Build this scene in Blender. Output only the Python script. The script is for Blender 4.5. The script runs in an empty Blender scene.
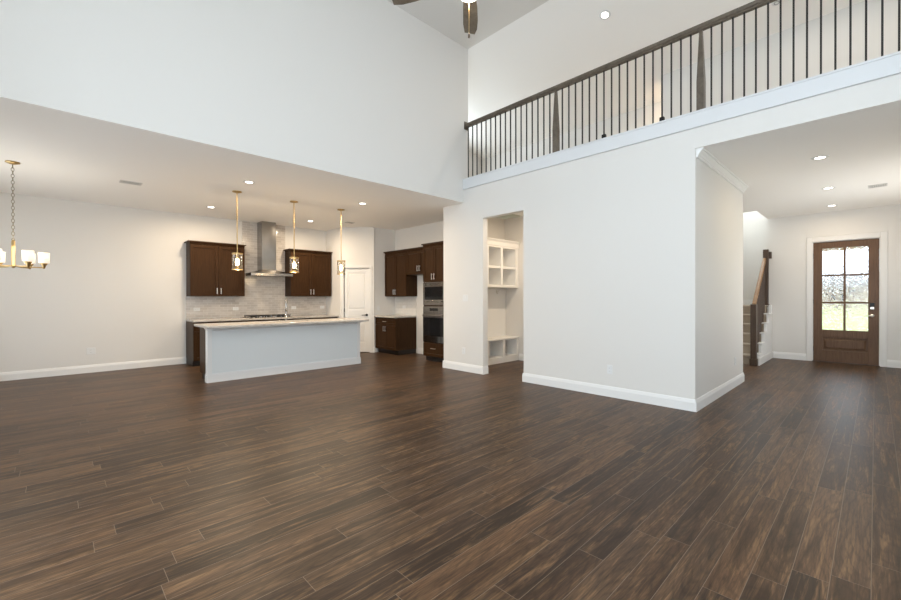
import bpy, bmesh, math, random
from mathutils import Vector, Matrix
random.seed(7)
PI = math.pi
scene = bpy.context.scene
COL = scene.collection

# ------------------------------------------------------------------ camera
cam_data = bpy.data.cameras.new('camera')
cam = bpy.data.objects.new('camera', cam_data); COL.objects.link(cam)
cam_data.sensor_fit = 'HORIZONTAL'; cam_data.sensor_width = 36.0
cam_data.lens = 410.417 / 901.0 * 36.0
cam_data.clip_start = 0.05; cam_data.clip_end = 300
YAW, PITCH, ROLL, EYE = math.radians(45.999), math.radians(-0.279), math.radians(0.139), 1.28
fw = Vector((math.cos(YAW) * math.cos(PITCH), math.sin(YAW) * math.cos(PITCH), math.sin(PITCH)))
rt = Vector((math.sin(YAW), -math.cos(YAW), 0))
up = rt.cross(fw)
rt2 = rt * math.cos(ROLL) - up * math.sin(ROLL)
up2 = rt * math.sin(ROLL) + up * math.cos(ROLL)
M = Matrix((rt2, up2, -fw)).transposed().to_4x4(); M.translation = Vector((0, 0, EYE))
cam.matrix_world = M
scene.camera = cam

# ------------------------------------------------------------------ view, world, daylight
scene.view_settings.view_transform = 'Standard'
scene.view_settings.look = 'None'
scene.view_settings.gamma = 1.0
scene.view_settings.use_curve_mapping = False
scene.view_settings.exposure = 0.08
scene.cycles.use_denoising = True
scene.cycles.max_bounces = 10
scene.cycles.diffuse_bounces = 6
scene.cycles.glossy_bounces = 4
scene.cycles.transmission_bounces = 8
scene.cycles.transparent_max_bounces = 12
scene.cycles.sample_clamp_indirect = 6.0
world = bpy.data.worlds.new('sky'); scene.world = world; world.use_nodes = True
bg = world.node_tree.nodes['Background']
bg.inputs[0].default_value = (0.80, 0.90, 1.0, 1); bg.inputs[1].default_value = 3.2

def area(name, loc, direction, sx, sy, power, color, spread=180):
    l = bpy.data.lights.new(name, 'AREA'); l.shape = 'RECTANGLE'; l.size = sx; l.size_y = sy
    l.energy = power; l.color = color; l.spread = math.radians(spread)
    o = bpy.data.objects.new(name, l); COL.objects.link(o)
    o.location = loc
    o.rotation_euler = Vector(direction).to_track_quat('-Z', 'Z').to_euler()
    return o

DAY = (0.84, 0.93, 1.0)
WARM = (1.0, 0.80, 0.57)
P_REAR, P_SIDE, P_DINE, P_STAIR, P_LOFT_FILL, P_FOYER_FILL = 60, 8, 8, 100, 22, 31
# daylight through the tall windows of the rear wall and side wall, the dining window and the stairwell window
REAR_WIN = [(-1.1, 0.2), (0.5, 1.8), (2.1, 3.4)]
for a, b in REAR_WIN:
    area('daylight_rear_low', (-1.27, (a + b) / 2, 1.35), (1, 0, .3), b - a - .1, 1.9, P_REAR * .76, DAY)
    area('daylight_rear_high', (-1.27, (a + b) / 2, 3.95), (1, 0, -.25), b - a - .1, 1.9, P_REAR * .27, DAY)
SIDE_WIN = [(-0.7, 0.9), (2.6, 4.2)]
for a, b in SIDE_WIN:
    area('daylight_side_low', ((a + b) / 2, -1.37, 1.35), (0, 1, .3), b - a - .1, 1.9, P_SIDE * .7, DAY)
    area('daylight_side_high', ((a + b) / 2, -1.37, 3.95), (0, 1, 0), b - a - .1, 1.9, P_SIDE * .08, DAY)
area('daylight_dining', (-1.57, 7.2, 1.35), (1, 0, .5), 2.4, 1.9, P_DINE, (1, .95, .86))
area('daylight_stairwell', (11.9, 2.1, 4.2), (-1, 0, -0.25), 0.7, 1.3, P_STAIR, DAY)

area('fill_loft', (6.3, 7.06, 4.35), (0, -1, 0), 1.5, 1.2, P_LOFT_FILL, DAY)  # fill lamp added at the unseen loft end to brighten the loft
area('fill_foyer', (8.6, -.90, 1.3), (0, 1, 1.25), 2.3, 1.6, P_FOYER_FILL, (1, .89, .77))  # added warm fill, tilted up to brighten foyer side wall and ceiling
P_DOWN, P_FOYER, P_LOFT, P_PEND, P_CHAND, P_RECESS, P_MUD = 26, 6, 15, 13, 2, 13, 27

# ------------------------------------------------------------------ mesh helper
class MB:
    def __init__(self): self.v = []; self.f = []; self.s = []
    def add(self, verts, faces, smooth=False):
        n = len(self.v); self.v += [tuple(p) for p in verts]
        self.f += [[i + n for i in f] for f in faces]; self.s += [smooth] * len(faces)
        return self
    def box(self, x0, x1, y0, y1, z0, z1):
        x0, x1 = sorted((x0, x1)); y0, y1 = sorted((y0, y1)); z0, z1 = sorted((z0, z1))
        v = [(x0, y0, z0), (x1, y0, z0), (x1, y1, z0), (x0, y1, z0), (x0, y0, z1), (x1, y0, z1), (x1, y1, z1), (x0, y1, z1)]
        return self.add(v, [(3, 2, 1, 0), (4, 5, 6, 7), (0, 1, 5, 4), (1, 2, 6, 5), (2, 3, 7, 6), (3, 0, 4, 7)])
    def bevbox(self, x0, x1, y0, y1, z0, z1, b=.004):
        bm = bmesh.new(); bmesh.ops.create_cube(bm, size=1)
        for q in bm.verts:
            q.co = ((x0 + x1) / 2 + q.co.x * abs(x1 - x0), (y0 + y1) / 2 + q.co.y * abs(y1 - y0), (z0 + z1) / 2 + q.co.z * abs(z1 - z0))
        bmesh.ops.bevel(bm, geom=bm.edges[:], offset=b, segments=2, profile=.5, affect='EDGES')
        return self.bm(bm)
    def bm(self, bm, smooth=False):
        bm.verts.ensure_lookup_table(); bm.verts.index_update()
        self.add([q.co[:] for q in bm.verts], [[q.index for q in f.verts] for f in bm.faces], smooth); bm.free(); return self
    def lathe(self, prof, seg=24, cx=0, cy=0, axis='z', smooth=True, closed=False):
        v = []; f = []; n = len(prof)
        for i in range(seg):
            a = 2 * PI * i / seg
            for r, h in prof:
                p = (r * math.cos(a), r * math.sin(a), h)
                if axis == 'x': p = (p[2], p[0], p[1])
                if axis == 'y': p = (p[0], p[2], p[1])
                v.append((p[0] + cx, p[1] + cy, p[2]) if axis == 'z' else p)
        for i in range(seg):
            j = (i + 1) % seg
            for k in range(n if closed else n - 1):
                m = (k + 1) % n
                f.append((i * n + k, j * n + k, j * n + m, i * n + m))
        return self.add(v, f, smooth)
    def cyl(self, x, y, z0, z1, r, seg=20, r2=None):
        r2 = r if r2 is None else r2
        return self.lathe([(0, z0), (r, z0), (r2, z1), (0, z1)], seg, x, y, smooth=False)
    def tube(self, pts, r, seg=10, closed=False):
        pts = [Vector(p) for p in pts]; n = len(pts); v = []; f = []
        ref = None
        for i, p in enumerate(pts):
            a = pts[i - 1] if (i > 0 or closed) else p
            b = pts[(i + 1) % n] if (i < n - 1 or closed) else p
            t = (b - a).normalized()
            if ref is None: ref = t.orthogonal().normalized()
            ref = (ref - t * ref.dot(t)); ref = ref.normalized() if ref.length > 1e-6 else t.orthogonal().normalized()
            s = t.cross(ref)
            for k in range(seg):
                q = 2 * PI * k / seg
                v.append(p + (ref * math.cos(q) + s * math.sin(q)) * r)
        for i in range(n if closed else n - 1):
            for k in range(seg):
                l = (k + 1) % seg; j = (i + 1) % n
                f.append((i * seg + k, i * seg + l, j * seg + l, j * seg + k))
        self.add(v, f, True)
        if not closed: self.add(v[:seg], [list(range(seg))[::-1]]); self.add(v[-seg:], [list(range(seg))])
        return self
    def prism(self, poly, a0, a1, axis='y'):
        # poly in the two other axes, extruded along axis
        n = len(poly); v = []
        for a in (a0, a1):
            for p, q in poly:
                v.append({'x': (a, p, q), 'y': (p, a, q), 'z': (p, q, a)}[axis])
        f = [list(range(n)), list(range(2 * n - 1, n - 1, -1))]
        for i in range(n): j = (i + 1) % n; f.append((i, i + n, j + n, j))
        return self.add(v, f)
    def hexa(self, bottom, top):
        v = list(bottom) + list(top)
        return self.add(v, [(3, 2, 1, 0), (4, 5, 6, 7), (0, 1, 5, 4), (1, 2, 6, 5), (2, 3, 7, 6), (3, 0, 4, 7)])
    def build(self, name, mat, parent=None, loc=(0, 0, 0), rotz=0, bevel=0):
        me = bpy.data.meshes.new(name); me.from_pydata(self.v, [], self.f)
        bm = bmesh.new(); bm.from_mesh(me)
        bmesh.ops.recalc_face_normals(bm, faces=bm.faces[:]); bm.to_mesh(me); bm.free()
        for p, s in zip(me.polygons, self.s): p.use_smooth = s
        o = bpy.data.objects.new(name, me); COL.objects.link(o)
        if isinstance(mat, (list, tuple)):
            for m in mat: me.materials.append(m)
        else: me.materials.append(mat)
        o.location = loc; o.rotation_euler = (0, 0, rotz)
        if parent: o.parent = parent
        if bevel:
            m = o.modifiers.new('edge', 'BEVEL'); m.width = bevel; m.segments = 2; m.limit_method = 'ANGLE'; m.angle_limit = math.radians(40)
        return o

def tag(o, label, cat, group=None, kind=None):
    o['label'] = label; o['category'] = cat
    if group: o['group'] = group
    if kind: o['kind'] = kind
    return o
def thing(name, label, cat, loc=(0, 0, 0), rotz=0, group=None):
    o = bpy.data.objects.new(name, None); COL.objects.link(o)
    o.empty_display_size = .1; o.location = loc; o.rotation_euler = (0, 0, rotz)
    return tag(o, label, cat, group)
def struct(o, label=None):
    o['kind'] = 'structure'
    if label: o['label'] = label
    return o
def structure(name, label, loc=(0, 0, 0), rotz=0):
    o = bpy.data.objects.new(name, None); COL.objects.link(o); o.location = loc; o.rotation_euler = (0, 0, rotz)
    return struct(o, label)
def copy_tree(o, parent=None):
    c = o.copy(); COL.objects.link(c)
    if parent: c.parent = parent
    for ch in list(o.children): copy_tree(ch, c)
    return c

# ------------------------------------------------------------------ materials
class NT:
    def __init__(self, name):
        self.m = bpy.data.materials.new(name); self.m.use_nodes = True
        self.t = self.m.node_tree; self.n = self.t.nodes; self.b = self.n['Principled BSDF']
    def node(self, typ, **kw):
        x = self.n.new(typ)
        for k, v in kw.items(): setattr(x, k, v)
        return x
    def link(self, a, b): self.t.links.new(a, b)
    def set(self, sock, val):
        if hasattr(val, 'is_linked') or isinstance(val, bpy.types.NodeSocket): self.link(val, sock)
        else: sock.default_value = val
    def math(self, op, a, b=None, c=None):
        x = self.node('ShaderNodeMath', operation=op)
        self.set(x.inputs[0], a)
        if b is not None: self.set(x.inputs[1], b)
        if c is not None: self.set(x.inputs[2], c)
        return x.outputs[0]
    def mix(self, fac, a, b, mode='MIX'):
        x = self.node('ShaderNodeMix', data_type='RGBA', blend_type=mode)
        self.set(x.inputs[0], fac); self.set(x.inputs[6], a); self.set(x.inputs[7], b)
        return x.outputs[2]
    def noise(self, vec, scale, detail=3, rough=.5, dist=0, dims='3D'):
        x = self.node('ShaderNodeTexNoise', noise_dimensions=dims)
        if vec is not None: self.link(vec, x.inputs['Vector'])
        x.inputs['Scale'].default_value = scale; x.inputs['Detail'].default_value = detail
        x.inputs['Roughness'].default_value = rough; x.inputs['Distortion'].default_value = dist
        return x.outputs['Fac']
    def pos(self): return self.node('ShaderNodeNewGeometry').outputs['Position']
    def obj(self): return self.node('ShaderNodeTexCoord').outputs['Object']
    def scale(self, vec, s):
        x = self.node('ShaderNodeVectorMath', operation='MULTIPLY'); self.link(vec, x.inputs[0]); x.inputs[1].default_value = s
        return x.outputs[0]
    def ramp(self, fac, stops, interp='LINEAR'):
        x = self.node('ShaderNodeValToRGB'); cr = x.color_ramp; cr.interpolation = interp
        while len(cr.elements) > 1: cr.elements.remove(cr.elements[-1])
        cr.elements[0].position = stops[0][0]; cr.elements[0].color = (*stops[0][1], 1)
        for p, c in stops[1:]: e = cr.elements.new(p); e.color = (*c, 1)
        self.link(fac, x.inputs[0]); return x.outputs[0]
    def bump(self, h, strength=.2, dist=.01):
        x = self.node('ShaderNodeBump'); x.inputs['Strength'].default_value = strength; x.inputs['Distance'].default_value = dist
        self.link(h, x.inputs['Height']); self.link(x.outputs[0], self.b.inputs['Normal'])
    def p(self, **kw):
        for k, v in kw.items():
            self.set(self.b.inputs[k.replace('_', ' ')], v)
        return self

def paint(name, col, rough=.6, bump=.05):
    t = NT(name); n = t.noise(t.pos(), 260, 2)
    t.p(Base_Color=(*col, 1), Roughness=rough); t.b.inputs['Specular IOR Level'].default_value = .3
    t.bump(n, bump, .002); return t.m
def plain(name, col, rough=.5, metal=0, var=.06, sc=40):
    t = NT(name); n = t.noise(t.obj(), sc, 2)
    c = t.mix(n, tuple(v * (1 - var) for v in col) + (1,), tuple(min(1, v * (1 + var)) for v in col) + (1,))
    t.p(Base_Color=c, Roughness=rough, Metallic=metal); return t.m
def emit(name, col, s, base=(.9, .9, .9)):
    t = NT(name); t.p(Base_Color=(*base, 1), Roughness=.4)
    t.b.inputs['Emission Color'].default_value = (*col, 1); t.b.inputs['Emission Strength'].default_value = s
    n = t.noise(t.obj(), 30, 1); t.link(t.math('MULTIPLY_ADD', n, .1 * s, s * .95), t.b.inputs['Emission Strength'])
    return t.m
def wood(name, dark, light, rough=.4, scale=(30, 30, 1.6), coat=0, spec=.5):
    t = NT(name); v = t.scale(t.obj(), scale)
    n = t.noise(v, 2.2, 6, .62, .6); n2 = t.noise(v, 9, 3, .6)
    g = t.math('MULTIPLY_ADD', n2, .35, t.math('MULTIPLY', n, .8))
    c = t.ramp(g, [(.3, dark), (.75, light)])
    t.p(Base_Color=c, Roughness=rough); t.b.inputs['Coat Weight'].default_value = coat; t.b.inputs['Coat Roughness'].default_value = .25
    t.b.inputs['Specular IOR Level'].default_value = spec
    t.bump(g, .08, .003); return t.m

M_WALL = paint('wall_paint', (.735, .715, .682))
M_CEIL = paint('ceiling_paint', (.92, .90, .865), .8, .12)
M_TRIM = paint('trim_paint', (.81, .805, .79), .4, .01)
M_FASCIA = paint('fascia_paint', (.70, .71, .72), .5, .01)
M_CASING = paint('casing_paint', (.765, .752, .728), .4, .01)
M_CROWN = paint('crown_paint', (.84, .835, .82), .4, .01)
M_ISLAND = paint('island_paint', (.76, .79, .79), .5)
M_CAB = wood('stained_cabinet_wood', (.020, .010, .005), (.060, .030, .014), .34, (26, 26, 1.5), 0, .06)
M_TOE = plain('toe_kick_wood', (.018, .012, .009), .5)
M_RAIL = wood('grey_brown_rail_wood', (.055, .042, .03), (.15, .12, .09), .35, (3, 3, 3))
M_STAIRW = wood('stair_rail_wood', (.16, .085, .036), (.31, .175, .078), .5, (3, 14, 14), 0, .15)
M_NEWEL = wood('dark_newel_wood', (.035, .02, .012), (.09, .055, .034), .4, (26, 26, 1.5))
M_DOOR = wood('front_door_wood', (.075, .038, .020), (.17, .095, .052), .4, (24, 24, 1.4), 0, .25)
M_FAN = wood('fan_blade_wood', (.07, .055, .04), (.17, .14, .105), .45, (6, 6, 6))
M_IRON = plain('black_iron', (.022, .02, .018), .45, .3)
M_BLACK = plain('black_metal', (.012, .012, .012), .35, .5)
M_GRATE = plain('cast_iron_grate', (.015, .015, .015), .5)
M_NICKEL = plain('satin_nickel', (.72, .69, .64), .28, 1)
M_BRASS = plain('brushed_brass', (.56, .40, .19), .32, 1)
M_PLATE = plain('white_plastic', (.75, .75, .74), .4, 0, .02)
M_SLOT = plain('outlet_slot_grey', (.35, .34, .33), .5)
M_LED = emit('downlight_lens', (1, .93, .82), 9)
M_BULB = emit('warm_bulb', (1, .80, .5), 16)
M_SHADE = emit('lit_frosted_glass', (1, .86, .68), .62, (.85, .82, .76))
M_CHAIN = plain('aged_chain_metal', (.30, .26, .19), .4, .8)
M_FANBOWL = emit('lit_fan_bowl', (1, .92, .75), 3)
M_CARPET = plain('stair_carpet', (.43, .36, .28), .95, 0, .25, 180)
M_GRILLE = plain('vent_white', (.62, .61, .59), .5, 0, .02)
M_GAP = plain('vent_shadow', (.42, .41, .40), .8)

# stainless steel with brushed streaks
t = NT('stainless_steel'); n = t.noise(t.scale(t.obj(), (300, 300, 2)), 1, 2)
t.p(Base_Color=(.34, .33, .32, 1), Metallic=1.0, Roughness=t.math('MULTIPLY_ADD', n, .06, .17))
t.bump(t.noise(t.scale(t.obj(), (7, 7, 1.5)), 1, 1), .25, .02); M_STEEL = t.m
t = NT('oven_black_glass'); n = t.noise(t.obj(), 3, 1)
t.p(Base_Color=(.012, .012, .013, 1), Roughness=t.math('MULTIPLY_ADD', n, .02, .06)); M_OVENGLASS = t.m
# quartz worktop
t = NT('quartz_worktop'); v = t.obj(); a = t.noise(v, 90, 4, .7); b = t.noise(v, 7, 4, .6, .8)
c = t.ramp(t.math('MULTIPLY_ADD', a, .5, t.math('MULTIPLY', b, .5)), [(.3, (.28, .25, .22)), (.48, (.50, .465, .425)), (.7, (.66, .63, .59))])
t.p(Base_Color=c, Roughness=.18); M_QUARTZ = t.m
# backsplash mosaic tile on the y = const wall and on the x = const wall
def tile(name, swap, cols, bw=.15, rh=.05):
    t = NT(name); sp = t.node('ShaderNodeSeparateXYZ'); t.link(t.pos(), sp.inputs[0])
    cb = t.node('ShaderNodeCombineXYZ'); t.link(sp.outputs['Y' if swap else 'X'], cb.inputs[0]); t.link(sp.outputs['Z'], cb.inputs[1])
    br = t.node('ShaderNodeTexBrick'); t.link(cb.outputs[0], br.inputs['Vector'])
    br.inputs['Scale'].default_value = 1; br.inputs['Brick Width'].default_value = bw; br.inputs['Row Height'].default_value = rh
    br.inputs['Mortar Size'].default_value = .003; br.inputs['Color1'].default_value = (*cols[0], 1); br.inputs['Color2'].default_value = (*cols[1], 1)
    br.inputs['Mortar'].default_value = (*cols[2], 1); br.inputs['Bias'].default_value = 0
    n = t.noise(t.pos(), 30, 3)
    t.p(Base_Color=t.mix(t.math('MULTIPLY', n, .35), br.outputs['Color'], (*cols[3], 1)), Roughness=.14)
    n2 = t.noise(t.pos(), 22, 2)
    t.bump(t.math('MULTIPLY_ADD', n2, .6, t.math('MULTIPLY', br.outputs['Fac'], -1)), .35, .004); return t.m
M_TILE = tile('grey_mosaic_tile', False, ((.50, .455, .41), (.66, .615, .565), (.74, .71, .67), (.42, .37, .33)))
M_TILE2 = tile('pale_wall_tile', True, ((.68, .66, .63), (.72, .70, .67), (.60, .58, .55), (.66, .64, .6)), .15, .075)

# plank floor
t = NT('wood_plank_floor'); sp = t.node('ShaderNodeSeparateXYZ'); t.link(t.pos(), sp.inputs[0])
W, L = .1297, 1.22
ry = t.math('MULTIPLY_ADD', sp.outputs['Y'], 1 / W, -0.4 / W + 40)
row = t.math('FLOOR', ry); fy = t.math('FRACT', ry)
wn = t.node('ShaderNodeTexWhiteNoise', noise_dimensions='1D'); t.link(row, wn.inputs['W'])
rx = t.math('ADD', t.math('MULTIPLY', sp.outputs['X'], 1 / L), t.math('MULTIPLY_ADD', wn.outputs['Value'], 9.0, 20.0))
colm = t.math('FLOOR', rx); fx = t.math('FRACT', rx)
cb = t.node('ShaderNodeCombineXYZ'); t.link(row, cb.inputs[0]); t.link(colm, cb.inputs[1])
wid = t.node('ShaderNodeTexWhiteNoise', noise_dimensions='2D'); t.link(cb.outputs[0], wid.inputs['Vector'])
pid = wid.outputs['Value']
gx = t.math('ADD', sp.outputs['X'], t.math('MULTIPLY', pid, 73.0))
gy = t.math('ADD', sp.outputs['Y'], t.math('MULTIPLY', pid, 31.0))
gv = t.node('ShaderNodeCombineXYZ'); t.link(gx, gv.inputs[0]); t.link(gy, gv.inputs[1])
grain = t.noise(t.scale(gv.outputs[0], (2.0, 26, 1)), 1.0, 8, .68, .9)
fine = t.noise(t.scale(gv.outputs[0], (6, 110, 1)), 1.0, 4, .65)
blot = t.noise(t.scale(gv.outputs[0], (1.1, 13.0, 1)), 1.0, 5, .62, 1.0)
wx = t.math('MULTIPLY', t.math('SUBTRACT', fx, wid.outputs['Color']), L * 1.3)
wy = t.math('MULTIPLY', t.math('ADD', t.math('SUBTRACT', fy, .5), t.math('MULTIPLY_ADD', pid, 1.6, -.8)), W * 7.0)
wc = t.node('ShaderNodeCombineXYZ'); t.link(wx, wc.inputs[0]); t.link(wy, wc.inputs[1]); t.link(t.math('MULTIPLY', pid, 50.0), wc.inputs[2])
wv = t.node('ShaderNodeTexWave', wave_type='RINGS', rings_direction='Z'); t.link(wc.outputs[0], wv.inputs['Vector'])
wv.inputs['Scale'].default_value = 2.0; wv.inputs['Distortion'].default_value = 8.0; wv.inputs['Detail'].default_value = 4; wv.inputs['Detail Scale'].default_value = 1.1
FLOOR_D, FLOOR_M, FLOOR_L, FLOOR_T = (.022, .0125, .0075), (.082, .044, .023), (.130, .070, .037), (.26, .150, .075)
base = t.ramp(pid, [(0, (.040, .024, .015)), (.25, (.066, .038, .023)), (.5, FLOOR_M), (.75, (.098, .058, .034)), (1, FLOOR_L)])
c = t.mix(t.math('MULTIPLY', t.ramp(grain, [(.50, (0, 0, 0)), (.66, (1, 1, 1))]), .75), base, (*FLOOR_T, 1))
c = t.mix(t.math('MULTIPLY', t.ramp(blot, [(.47, (0, 0, 0)), (.66, (1, 1, 1))]), .68), c, (*FLOOR_D, 1))
c = t.mix(t.math('MULTIPLY', t.ramp(grain, [(.30, (1, 1, 1)), (.44, (0, 0, 0))]), .85), c, (*FLOOR_D, 1))
c = t.mix(t.math('MULTIPLY', t.ramp(wv.outputs['Fac'], [(.0, (1, 1, 1)), (.34, (0, 0, 0))]), .28), c, (*FLOOR_D, 1))
c = t.mix(t.math('MULTIPLY', t.ramp(fine, [(.46, (0, 0, 0)), (.62, (1, 1, 1))]), .5), c, (.026, .017, .011, 1))
dy = t.math('MULTIPLY', t.math('MINIMUM', fy, t.math('SUBTRACT', 1.0, fy)), W)
dx = t.math('MULTIPLY', t.math('MINIMUM', fx, t.math('SUBTRACT', 1.0, fx)), L)
seam = t.math('LESS_THAN', t.math('MINIMUM', dx, dy), .0013)
c = t.mix(t.math('MULTIPLY', seam, .75), c, (.22, .165, .12, 1))  # tan seam tint stands in for highlights on the plank bevels
t.p(Base_Color=c, Roughness=t.math('MULTIPLY_ADD', grain, .16, .30)); t.b.inputs['Specular IOR Level'].default_value = .16
t.bump(t.math('SUBTRACT', t.math('MULTIPLY', grain, .35), seam), .12, .003); M_FLOOR = t.m

# clear pendant glass: see-through with a sharp reflection
def thin_glass(name, tint, refl, bump=0):
    t = NT(name); t.n.remove(t.b); out = t.n['Material Output']
    tr = t.node('ShaderNodeBsdfTransparent'); tr.inputs[0].default_value = (*tint, 1)
    gl = t.node('ShaderNodeBsdfGlossy'); gl.inputs['Roughness'].default_value = .05
    lw = t.node('ShaderNodeLayerWeight'); lw.inputs[0].default_value = .35
    n = t.noise(t.obj(), 60, 2)
    if bump:
        b = t.node('ShaderNodeBump'); b.inputs['Strength'].default_value = bump; b.inputs['Distance'].default_value = .01
        t.link(n, b.inputs['Height']); t.link(b.outputs[0], gl.inputs['Normal']); t.link(b.outputs[0], lw.inputs['Normal'])
    f = t.math('MULTIPLY_ADD', lw.outputs['Facing'], .5, refl)
    mx = t.node('ShaderNodeMixShader'); t.link(f, mx.inputs[0]); t.link(tr.outputs[0], mx.inputs[1]); t.link(gl.outputs[0], mx.inputs[2])
    t.link(mx.outputs[0], out.inputs[0]); return t.m
M_GLASS = thin_glass('clear_seeded_glass', (.99, .97, .93), .05, .5)
M_WINGLASS = thin_glass('window_glass', (.97, .99, 1), .05)
# rippled privacy glass of the front door
t = NT('rippled_door_glass'); t.n.remove(t.b); out = t.n['Material Output']
v = t.noise(t.scale(t.pos(), (1, 1, .7)), 17, 1, .4, 1.2)
b = t.node('ShaderNodeBump'); b.inputs['Strength'].default_value = .6; b.inputs['Distance'].default_value = .022; t.link(v, b.inputs['Height'])
g = t.node('ShaderNodeBsdfRefraction'); g.inputs['IOR'].default_value = 1.25; g.inputs['Roughness'].default_value = .04; t.link(b.outputs[0], g.inputs['Normal'])
gs = t.node('ShaderNodeBsdfGlossy'); gs.inputs['Roughness'].default_value = .08; t.link(b.outputs[0], gs.inputs['Normal'])
mx = t.node('ShaderNodeMixShader'); mx.inputs[0].default_value = .06
t.link(g.outputs[0], mx.inputs[1]); t.link(gs.outputs[0], mx.inputs[2]); t.link(mx.outputs[0], out.inputs[0]); M_RIPPLE = t.m

# ------------------------------------------------------------------ structure helpers
def grid_solid(name, mat, xs, ys, zs, solid):
    """cells of a slab; faces only where solid meets empty"""
    mb = MB(); nx, ny, nz = len(xs) - 1, len(ys) - 1, len(zs) - 1
    S = lambda i, j, k: 0 <= i < nx and 0 <= j < ny and 0 <= k < nz and solid((xs[i] + xs[i+1]) / 2, (ys[j] + ys[j+1]) / 2, (zs[k] + zs[k+1]) / 2)
    for i in range(nx):
        for j in range(ny):
            for k in range(nz):
                if not S(i, j, k): continue
                a, b, c_, d, e, f_ = xs[i], xs[i+1], ys[j], ys[j+1], zs[k], zs[k+1]
                if not S(i-1, j, k): mb.add([(a, c_, e), (a, d, e), (a, d, f_), (a, c_, f_)], [(0, 1, 2, 3)])
                if not S(i+1, j, k): mb.add([(b, c_, e), (b, d, e), (b, d, f_), (b, c_, f_)], [(0, 1, 2, 3)])
                if not S(i, j-1, k): mb.add([(a, c_, e), (b, c_, e), (b, c_, f_), (a, c_, f_)], [(0, 1, 2, 3)])
                if not S(i, j+1, k): mb.add([(a, d, e), (b, d, e), (b, d, f_), (a, d, f_)], [(0, 1, 2, 3)])
                if not S(i, j, k-1): mb.add([(a, c_, e), (b, c_, e), (b, d, e), (a, d, e)], [(0, 1, 2, 3)])
                if not S(i, j, k+1): mb.add([(a, c_, f_), (b, c_, f_), (b, d, f_), (a, d, f_)], [(0, 1, 2, 3)])
    o = mb.build(name, mat)
    bm = bmesh.new(); bm.from_mesh(o.data); bmesh.ops.remove_doubles(bm, verts=bm.verts[:], dist=1e-5)
    bmesh.ops.recalc_face_normals(bm, faces=bm.faces[:]); bm.to_mesh(o.data); bm.free()
    return struct(o)
def wall_x(name, x0, x1, y0, y1, z0, z1, holes=(), mat=None):      # wall facing +-x, holes (y0,y1,z0,z1)
    ys = sorted({y0, y1} | {h[0] for h in holes} | {h[1] for h in holes}); zs = sorted({z0, z1} | {h[2] for h in holes} | {h[3] for h in holes})
    return grid_solid(name, mat or M_WALL, [x0, x1], ys, zs, lambda x, y, z: not any(h[0] < y < h[1] and h[2] < z < h[3] for h in holes))
def wall_y(name, y0, y1, x0, x1, z0, z1, holes=(), mat=None):
    xs = sorted({x0, x1} | {h[0] for h in holes} | {h[1] for h in holes}); zs = sorted({z0, z1} | {h[2] for h in holes} | {h[3] for h in holes})
    return grid_solid(name, mat or M_WALL, xs, [y0, y1], zs, lambda x, y, z: not any(h[0] < x < h[1] and h[2] < z < h[3] for h in holes))

CH = 2.947          # ground-floor ceiling
HH = 5.67           # living-room ceiling
XA, XB = 5.158, 5.276
YA = 1.40           # foyer wall
Y1, YK, X1 = 5.005, 9.465, 10.93

# ------------------------------------------------------------------ shell
struct(MB().box(-1.75, 11.05, -1.55, 9.62, -.12, 0).build('floor', M_FLOOR), 'dark brown wood plank floor')
wall_y('wall_back', YK, YK + .13, -1.75, 6.2, 0, CH + .12)
wall_x('wall_dining', -1.73, -1.6, Y1 + .12, YK, 0, CH + .12, [(5.9, 8.5, .35, 2.35)])
wall_x('wall_rear', -1.43, -1.3, -1.53, Y1 + .12, 0, HH + .1, [(a, b, z0, z1) for a, b in REAR_WIN for z0, z1 in ((.35, 2.35), (2.95, 4.95))])
wall_y('wall_side', -1.53, -1.4, -1.3, 5.4, 0, HH + .1, [(a, b, z0, z1) for a, b in SIDE_WIN for z0, z1 in ((.35, 2.35), (2.95, 4.95))])
wall_y('wall_upper', Y1, Y1 + .12, -1.3, XB, CH + .004, HH + .1)
wall_x('wall_right', XA, XB, -1.4, 5.524, 0, CH, [(-.9, YA, 0, CH), (3.735, 4.56, 0, 2.618)])
wall_x('wall_balcony', XA, XB, -1.4, Y1, CH, 3.30, [(-.9, YA, CH, CH + .004)])
grid_solid('ceiling_kitchen', M_CEIL, [-1.73, XA, 6.2], [Y1 + .003, 9.6], [CH, CH + .12], lambda x, y, z: True)
grid_solid('ceiling_foyer', M_CEIL, [XA + .003, 9.78, X1 + 1.1], [-1.05, 1.6, 2.55, Y1], [CH, CH + .1], lambda x, y, z: not (x > 9.78 and y > 1.6 and y < 2.55) and not (x > 9.78 and y > 2.55))
struct(MB().box(-1.43, XB, -1.53, Y1 + .12, HH, HH + .12).build('ceiling_living', M_WALL))
# foyer
wall_y('wall_foyer', YA, YA + .12, XB, 7.54, 0, CH)
wall_y('wall_foyer_right', -1.05, -.93, XB, X1 + .12, 0, CH, [(7.4, 9.8, .6, 2.3)])
wall_x('wall_front', X1, X1 + .12, -.93, 1.6, 0, CH, [(-.065, .885, 0, 2.375)])
wall_x('wall_hall', 7.42, 7.54, YA + .12, 2.55, 0, CH)
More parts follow.
